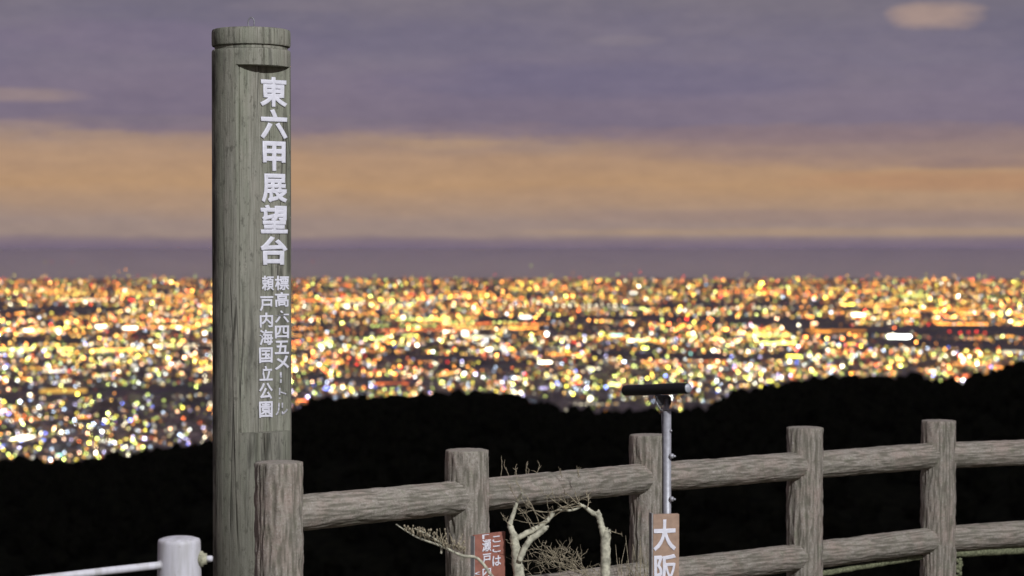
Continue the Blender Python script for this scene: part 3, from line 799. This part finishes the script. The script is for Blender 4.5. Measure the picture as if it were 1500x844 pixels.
# ------------------------------------------------------------------ white pipe railing, bottom left
WD = 6.5; wt = Pt(262.5, 789, WD); wr_ = 31.5 * WD / FPX
rail_t = empty('pipe_railing', (wt.x, WD, 0), 'white painted steel pipe railing with thick domed post left of the marker', 'railing')
def pipe_post(x, y):
    bm = bmesh.new(); prof = [(0, 0)] ; seg = 56; zt_ = wt.z
    pf = [(wr_ * 1.03, 0), (wr_ * 1.03, zt_ - .16), (wr_, zt_ - .05), (wr_ * .99, zt_ - .014), (wr_ * .975, zt_ - .006), (wr_ * .94, zt_ - .002), (wr_ * .7, zt_ + .0035), (wr_ * .4, zt_ + .006), (wr_ * .1, zt_ + .007)]
    rings = [[bm.verts.new((x + r * math.cos(2 * PI * k / seg), y + r * math.sin(2 * PI * k / seg), z)) for k in range(seg)] for r, z in pf]
    for A, B in zip(rings, rings[1:]):
        for k in range(seg): bm.faces.new((A[k], A[(k + 1) % seg], B[(k + 1) % seg], B[k]))
    bm.faces.new(rings[-1]); bm.faces.new(rings[0][::-1])
    return bm_obj('railing_post', bm, WHITE, rail_t)
pipe_post(wt.x, WD)
e0 = Pt(243, 827, WD - .03); e1 = Pt(60, 848, 6.25); e2 = e1 + (e1 - e0) * 2.6
e2.z = e1.z - .05
pipe_post(e2.x, e2.y)
for dz in (0, -.38):
    bm = bmesh.new()
    pts = [e0 + Vector((0.03, .01, dz)), e0 + Vector((0, 0, dz)), e0.lerp(e1, .5) + Vector((0, 0, .001 + dz)), e1 + Vector((0, 0, dz)), e2 + Vector((0, 0, dz))]
    tube(bm, pts, .0122, 20)
    bm_obj('railing_pipe', bm, WHITE, rail_t)
    bm = bmesh.new(); dd = (e1 - e0).normalized()
    tube(bm, [e0 + dd * .022 + Vector((0, 0, dz)), e0 + dd * -.01 + Vector((0, 0, dz))], .0158, 20)
    bm_obj('collar', bm, WHITE, rail_t)
bm = bmesh.new()
p0 = Pt(291, 819, WD); xx = Vector((1, .05, .02)).normalized()
tube(bm, [p0, p0 + xx * .014, p0 + xx * .016, p0 + xx * .026], [.027, .025, .019, .017], 24)
bm_obj('end_cap', bm, MOSS and simple('stained_cap', (.40, .39, .27), .7, 0, .3, 60), rail_t)
bm = bmesh.new(); tube(bm, [p0 + xx * .024, p0 + xx * .040, p0 + xx * .045], [.011, .011, .007], 6)
bm_obj('bolt', bm, WHITE, rail_t)

# ------------------------------------------------------------------ sighting tube on its pole with the city board
SD = 7.6; smp = SD / FPX
sx = Pt(977.5, 700, SD).x
sight = empty('sighting_post', (sx, SD, 0), 'silver pole carrying a short black sighting tube and a brown board with two white characters', 'sighting post')
bm = bmesh.new(); ptop = Pt(977.5, 600, SD).z
x_t = Pt(977.5, 600, SD).x
tube(bm, [Vector((sx, SD, 0)), Vector((x_t, SD, ptop))], .0145, 28)
bm_obj('pole', bm, STEEL, sight)
bm = bmesh.new(); tube(bm, [Vector((x_t - .001, SD, ptop - .06)), Vector((x_t - .002, SD, Pt(977, 580, SD).z))], .010, 20)
tube(bm, [Vector((x_t, SD, ptop - .004)), Vector((x_t, SD, ptop + .003))], .0155, 24)
bm_obj('pole_neck', bm, DSTEEL, sight)
ya = math.radians(42)                       # tube axis: left end far, right end near
ax_ = Vector((math.sin(ya), -math.cos(ya), 0)); 
tc_ = Pt(961, 570.5, SD); half = 43 * smp / math.sin(ya); R_t = 8.0 * smp
ax_ = (ax_ + Vector((0, 0, .078))).normalized()   # aimed down at the city
bm = bmesh.new()
tube(bm, [tc_ - ax_ * half, tc_ - ax_ * (half - .004), tc_ + ax_ * (half - .004), tc_ + ax_ * half], [R_t * .93, R_t, R_t, R_t * .94], 40)
bm_obj('sight_tube', bm, BLACK, sight)
bm = bmesh.new()
tube(bm, [tc_ + ax_ * (half + .0005), tc_ + ax_ * (half + .003)], [R_t * .86, R_t * .84], 36)
bm_obj('eyepiece', bm, GLASS, sight)
bm = bmesh.new()     # saddle and strap
box(bm, Pt(970, 581, SD), (.055, .036, .012)); box(bm, Pt(966.5, 588, SD), (.03, .03, .028)); box(bm, Pt(981, 587, SD), (.008, .03, .034))
bmesh.ops.bevel(bm, geom=bm.edges[:], offset=.003, segments=2, affect='EDGES')
bm_obj('saddle', bm, DARKM, sight, smooth=False)
bm = bmesh.new(); tube(bm, [Pt(961, 588, SD - .02), Pt(963, 593, SD - .025), Pt(967, 600, SD - .022), Pt(971, 602, SD - .02)], .0035, 8); bm_obj('clamp_lever', bm, DSTEEL, sight)
for py in (631, 668, 731):
    bm = bmesh.new(); p = Pt(982 if py != 731 else 982, py, SD - .012); d = Vector((.8, -.6, 0)).normalized()
    if py != 631:
        tube(bm, [p, p + d * .010, p + d * .014], [.0095, .0095, .006], 16)
        tube(bm, [p + d * .010, p + d * .022], .004, 10)
    else: tube(bm, [p, p + d * .006], .004, 10)
    bm_obj('screw', bm, STEEL, sight)
bm = bmesh.new()
tube(bm, [Pt(970, 606, SD + .01), Pt(971, 640, SD + .01), Pt(971, 752, SD + .01)], .003, 8); bm_obj('wire', bm, DSTEEL, sight)
# board: x 951..994, top 753
bw = Pt(994, 760, SD - .03).x - Pt(955, 760, SD - .03).x
bt = Pt(974.5, 753, SD - .03); BH = .42
yb = math.radians(14)
bax = Vector((math.cos(yb), math.sin(yb), 0)); bn = Vector((math.sin(yb), -math.cos(yb), 0))
bm = bmesh.new(); rotb = Matrix((bax, -bn, UPV)).transposed()
box(bm, bt - UPV * BH / 2 + Vector((0, 0, 0)), (bw / math.cos(yb), .022, BH), rotb)
bmesh.ops.bevel(bm, geom=bm.edges[:], offset=.0015, segments=2, affect='EDGES')
board = bm_obj('sign_board', bm, BROWN, sight, smooth=False)
bm = bmesh.new()
box(bm, bt - bax * (bw / math.cos(yb) / 2 + .003) - UPV * (BH / 2 - .002) + bn * -.004, (.005, .032, BH + .006), rotb)
bm_obj('board_edging', bm, EDGE, sight, smooth=False)
bf_ = bt + bn * .0115
def on_board(px, py, o0, nn):
    dr = Pt(px, py, 8.0) - Vector((0, 0, CZ)); o_ = Vector((0, 0, CZ)); return o_ + dr * ((o0 - o_).dot(nn) / dr.dot(nn))
def board_letter(ch, x0, x1, y0, y1, o0, nn, axx, parent, **kw):
    a, b_ = on_board(x0, (y0 + y1) / 2, o0, nn), on_board(x1, (y0 + y1) / 2, o0, nn)
    t, u_ = on_board((x0 + x1) / 2, y0, o0, nn), on_board((x0 + x1) / 2, y1, o0, nn)
    return letter(ch, (a + b_) / 2, axx, UPV, (b_ - a).dot(axx), t.z - u_.z, LETTER, parent, thick=.0015, **kw)
board_letter('大', 957, 990, 761, 807, bf_, bn, bax, sight, bold=.03)
board_letter('阪', 958, 991, 812, 856, bf_, bn, bax, sight, bold=.03)

# ------------------------------------------------------------------ small red notice board
ND = 7.35; ny = math.radians(42)
nax = Vector((math.cos(ny), math.sin(ny), 0)); nn_ = Vector((math.sin(ny), -math.cos(ny), 0))
nl_, nr_ = Pt(693.5, 784, ND - .05), None
W_ = 44 * ND / FPX / math.cos(ny) * 1.02
top_c = nl_ + nax * W_ / 2
notice = empty('notice_board', (top_c.x, top_c.y, 0), 'small red-brown notice board with columns of white characters, behind the bare branch', 'notice board')
rotn = Matrix((nax, -nn_, UPV)).transposed()
bm = bmesh.new(); box(bm, top_c - UPV * .17, (W_, .012, .34), rotn); bmesh.ops.bevel(bm, geom=bm.edges[:], offset=.0012, segments=2, affect='EDGES')
bm_obj('board', bm, REDB, notice, smooth=False)
bm = bmesh.new(); box(bm, top_c - UPV * .173 - nax * (W_ / 2 + .0015) - nn_ * .002, (.004, .018, .34), rotn); bm_obj('board_edging', bm, EDGE, notice, smooth=False)
bm = bmesh.new(); q_ = top_c - nn_ * .03; tube(bm, [Vector((q_.x, q_.y, 0)), Vector((q_.x, q_.y, top_c.z - .04))], .018, 16); bm_obj('stake', bm, DSTEEL, notice)
nf = top_c + nn_ * .0065
for ch, x0, x1, y0, y1 in (('こ', 721, 733, 785, 794.5), ('こ', 721, 733, 799, 809), ('は', 721, 733.5, 814, 829),
                           ('「', 706, 716, 783, 789.5), ('瀬', 706, 719, 790, 808), ('戸', 706.5, 719, 811, 826), ('内', 706.5, 719, 830, 845), ('海', 706.5, 719, 848, 864),
                           ('（', 695, 704, 838, 842)):
    board_letter(ch, x0, x1, y0, y1, nf, nn_, nax, notice, bold=.022)

# ------------------------------------------------------------------ bare pruned shrubs in front of the fence
def spl(pts, n_=6):
    o = []
    P_ = [pts[0]] + pts + [pts[-1]]
    for i in range(1, len(P_) - 2):
        for k in range(n_):
            t = k / n_; a, b_, c, d = P_[i - 1], P_[i], P_[i + 1], P_[i + 2]
            o.append(.5 * ((2 * b_) + (c - a) * t + (2 * a - 5 * b_ + 4 * c - d) * t * t + (3 * b_ - a - 3 * c + d) * t ** 3))
    o.append(pts[-1]); return o
def limb(bm, pp, Yd, seed=0, seg=14):
    """pp: (px, py, width px[, dY])"""
    pts = [Pt(p[0], p[1], Yd + (p[3] if len(p) > 3 else 0)) for p in pp]; ra = [p[2] / 2 * Yd / FPX for p in pp]
    sp_ = spl(pts, 7); n_ = len(sp_) - 1
    rs = [np.interp(i / n_ * (len(ra) - 1), range(len(ra)), ra) for i in range(n_ + 1)]
    sp_ = [p + Vector((noise.noise(Vector((i * .5, seed, 0))), 0, noise.noise(Vector((i * .5, seed, 5))))) * r * .25 for i, (p, r) in enumerate(zip(sp_, rs))]
    rs = [r * (1 + .16 * noise.noise(Vector((i * .9, seed, 2)))) for i, r in enumerate(rs)]
    tube(bm, sp_, rs, seg)
def twigs(bm, root, dirv, length, r, depth, spread=.7, gen=None):
    pts = [root]; d = dirv.normalized(); n_ = 5
    for k in range(n_):
        d = (d + Vector((random.gauss(0, .16), random.gauss(0, .16), random.gauss(0, .16)))).normalized()
        pts.append(pts[-1] + d * length / n_)
        if depth > 0 and k >= 1 and random.random() < .55:
            nd = (d + Vector((random.gauss(0, spread), random.gauss(0, spread), random.gauss(.1, spread)))).normalized()
            twigs(bm, pts[-1], nd, length * random.uniform(.35, .6), r * .7, depth - 1, spread)
    tube(bm, pts, [r * (1 - .5 * k / n_) for k in range(n_ + 1)], 5)
TD = 7.35
t1 = empty('pruned_shrub', (Pt(758, 844, TD).x, TD, 0), 'bare pruned shrub with forked pale trunk, right of the red notice board', 'shrub', 'bare pruned shrubs in front of the fence')
bm = bmesh.new()
limb(bm, [(764, 1100, 26), (763, 900, 21), (761, 850, 18), (757, 818, 15), (754, 795, 13), (752, 782, 11)], TD, 1)
limb(bm, [(753, 786, 10), (749, 775, 9), (747, 768, 7.5), (753, 750, 6), (758, 733, 4.5), (765, 722, 3, -.03)], TD, 2)
limb(bm, [(753, 792, 8), (762, 786, 8.5), (780, 777, 8.5), (795, 768, 7), (806, 758, 6), (811, 750, 6)], TD, 3)
limb(bm, [(761, 822, 9), (767, 806, 9), (776, 792, 9), (790, 781, 9), (798, 774, 8.5), (801, 771, 7)], TD - .02, 4)
limb(bm, [(776, 793, 7), (776, 788, 7), (775, 786, 6)], TD - .02, 5)
bm_obj('trunk', bm, BRANCH, t1)
bm = bmesh.new()
for (px, py, dx, dz, L) in ((765, 722, -.25, .9, .06), (760, 735, -.7, .8, .08), (811, 750, .8, .25, .10), (811, 750, .9, .05, .12), (802, 762, -.7, .5, .12), (800, 765, -.9, -.1, .13), (790, 770, -.4, .9, .12),
                        (806, 758, -.2, 1, .09), (780, 777, -.1, 1, .09), (785, 775, -.5, .8, .10), (755, 800, -.6, .3, .05), (768, 804, .3, .9, .06), (748,770,-.6,.6,.04)):
    twigs(bm, Pt(px, py, TD - .01), Vector((dx, random.uniform(-.3, .3), dz)), L * .85, .0016, 2, .6)
bm_obj('twigs', bm, TWIG, t1); bm = bmesh.new()
for k in range(11):   # shoots standing up over the top rail
    px = random.choice([736, 748, 756, 771, 786, 818, 822, 848]) + random.uniform(-3, 3)
    twigs(bm, Pt(px, 700, dep[1] + .35), Vector((random.uniform(-.25, .25), 0, 1)), random.uniform(.035, .065), .0018, 1, .4)
bm_obj('shoots', bm, TWIG, t1)
t2 = empty('pruned_shrub', (Pt(888, 844, TD).x, TD, 0), 'bare pruned shrub with one stout cut-off trunk, left of the brown board', 'shrub', 'bare pruned shrubs in front of the fence')
bm = bmesh.new()
limb(bm, [(890, 1100, 26), (889, 900, 18), (887, 850, 14.5), (887, 820, 14.5), (887, 795, 14.5), (889, 780, 13), (891, 777, 8)], TD + .02, 6)
limb(bm, [(886, 796, 10), (883, 778, 10), (880, 766, 9), (877, 755, 9), (875, 749, 7)], TD + .02, 7)
limb(bm, [(877, 755, 7), (869, 752, 7), (860, 745, 6), (852, 740, 4), (846, 737, 2)], TD + .02, 8)
limb(bm, [(852, 741, 3.5), (843, 746, 3.5), (832, 748, 3.5), (820, 747, 3), (810, 751, 2.5)], TD + .01, 9)
bm_obj('trunk', bm, BRANCH, t2)
bm = bmesh.new()
for (px, py, dx, dz, L) in ((850, 740, -.4, .8, .05), (846, 738, -.8, .4, .07), (840, 746, -.6, .5, .08), (832, 748, -.9, .3, .09), (825, 748, -.5, -.4, .06), (860, 745, .1, .9, .05), (820, 747, -.8, -.1, .10), (893, 778, .9, -.5, .05), (852, 741, -1, -.1, .10)):
    twigs(bm, Pt(px, py, TD), Vector((dx, random.uniform(-.3, .3), dz)), L, .002, 2, .6)
bm_obj('twigs', bm, TWIG, t2)
# low branch with small buds, left of the notice board
t3 = empty('budding_shrub', (Pt(740, 900, ND - .3).x, ND - .3, 0), 'thin low branch full of small dry buds reaching left across the second fence post', 'shrub')
BD = ND - .28
bm = bmesh.new()
limb(bm, [(790, 1150, 8), (760, 900, 6), (732, 860, 5.5), (716, 838, 5), (704, 822, 4.5), (694, 816, 4.5), (682, 815, 4.5), (672, 812, 4), (655, 804, 3.6), (638, 797, 3.2), (615, 789, 2.6), (598, 780, 2), (580, 768, 1.2)], BD, 11, 10)
limb(bm, [(655, 804, 3), (645, 795, 2.2), (625, 782, 1.8), (606, 774, 1.2)], BD, 12, 8)
limb(bm, [(646, 799, 3), (647, 803, 4), (646, 811, 3)], BD, 12, 8)
bm_obj('branch', bm, BRANCH, t3)
bm = bmesh.new(); bb = bmesh.new()
for k in range(62):
    t = random.random() ** .8; px = 592 + 88 * t; py = 777 + 35 * t + random.uniform(-3, 3)
    r0 = Pt(px, py, BD + random.uniform(-.03, .03)); d = Vector((random.uniform(-.7, .3), random.uniform(-.3, .3), random.uniform(.5, 1))).normalized(); L = random.uniform(.012, .045) * (.5 + t)
    d2 = (d + Vector((random.gauss(0, .3), 0, random.gauss(0, .3)))).normalized()
    pts = [r0, r0 + d * L * .6, r0 + d * L * .6 + d2 * L * .6]; tube(bm, pts, [.0016, .0012, .001], 5)
    for p in pts[1:]:
        if random.random() < .8: bmesh.ops.create_icosphere(bb, subdivisions=1, radius=random.uniform(.0022, .0042), matrix=Matrix.Translation(p) @ Matrix.Diagonal((1, 1, 1.6, 1)))
bm_obj('twigs', bm, TWIG, t3); bm_obj('buds', bb, TWIG, t3)
# dense low tangle of dry twigs between the two trunks
t4 = empty('dry_bush', (Pt(825, 860, TD + .35).x, TD + .35, 0), 'low tangle of dry brown twigs between the two pruned trunks', 'shrub')
bm = bmesh.new(); random.seed(5)
for k in range(120):
    px = random.gauss(822, 38); py = 838 - 38 * math.exp(-((px - 808) / 52) ** 2) * random.random() ** .5 + random.uniform(0, 22)
    if px < 768 or px > 905: continue
    twigs(bm, Pt(px, py, TD + random.uniform(.1, .6)), Vector((random.uniform(-1.2, .3), random.uniform(-.4, .4), random.uniform(.0, .7))), random.uniform(.03, .08), .0014, 1, .5)
for k in range(16):
    px = random.uniform(780, 900); p0 = Pt(px, 850, TD + .3); g = Vector((Pt(825, 860, TD + .35).x + random.uniform(-.05, .05), TD + .35, .02))
    tube(bm, [g, g.lerp(p0, .5) + Vector((random.gauss(0, .03), 0, 0)), p0], [.006, .004, .002], 6)
bm_obj('twigs', bm, TWIG, t4)
t5 = empty('grass_tuft', (Pt(925, 870, dep[2] - .35).x, dep[2] - .35, 0), 'few thin dry stems at the foot of the fence post behind the brown board', 'grass')
bm = bmesh.new()
for k in range(22):
    px = random.uniform(892, 950); b0 = Pt(px, 862, dep[2] - random.uniform(.15, .4)); gx = Vector((b0.x + random.uniform(-.05, .05), b0.y, .01))
    tip = Pt(px + random.uniform(-14, 8), random.uniform(782, 832), dep[2] - .25)
    tube(bm, [gx, gx.lerp(b0, .8), b0, b0.lerp(tip, .6) + Vector((random.gauss(0, .01), 0, 0)), tip], [.0025, .002, .002, .0015, .001], 5)
bm_obj('stems', bm, TWIG, t5)

# ------------------------------------------------------------------ the car-park lamp that lights the terrace (stands behind the photographer, to the right)
LX, LY, LZ = 5.2, -2.5, 8.6
lamp = empty('street_lamp', (LX + .9, LY - .6, 0), 'grey car-park lamp behind the viewpoint lighting the fence and marker', 'street lamp')
bm = bmesh.new(); tube(bm, [Vector((LX + .9, LY - .6, 0)), Vector((LX + .9, LY - .6, LZ)), Vector((LX + .7, LY - .46, LZ + .25)), Vector((LX + .2, LY - .13, LZ + .32))], [.08, .06, .045, .035], 16)
bm_obj('mast', bm, LAMPM, lamp)
bm = bmesh.new(); box(bm, Vector((LX, LY, LZ + .3)), (.5, .26, .1), Matrix.Rotation(.58, 3, 'Z')); bmesh.ops.bevel(bm, geom=bm.edges[:], offset=.03, segments=3, affect='EDGES')
bm_obj('lamp_head', bm, LAMPM, lamp)
ld = bpy.data.lights.new('lamp_light', 'SPOT'); ld.energy = 8400; ld.color = (.93, .95, 1.0); ld.shadow_soft_size = .12; ld.spot_size = math.radians(95); ld.spot_blend = .6
lo_ = bpy.data.objects.new('lamp_light', ld); C.objects.link(lo_); lo_.location = (LX, LY, LZ + .2)
lo_.rotation_euler = (Vector((LX, LY, LZ)) - Vector((0, 8.5, 1.2))).to_track_quat('Z', 'Y').to_euler()

# ------------------------------------------------------------------ night haze over the plain
bm = bmesh.new(); box(bm, Vector((0, 0, (9 - 1700) / 2)), (226000, 226000, 1709))
m, N_ = mat_base('haze')
v_ = N_.n('ShaderNodeVolumePrincipled'); v_.inputs['Color'].default_value = (.9, .88, .9, 1); v_.inputs['Density'].default_value = 6e-6
o_ = N_.n('ShaderNodeOutputMaterial'); N_.link(v_.outputs[0], o_.inputs['Volume'])
hz = bm_obj('haze', bm, m, smooth=False); tag(hz, 'thin night haze lying over the lit plain', 'haze', kind='stuff')
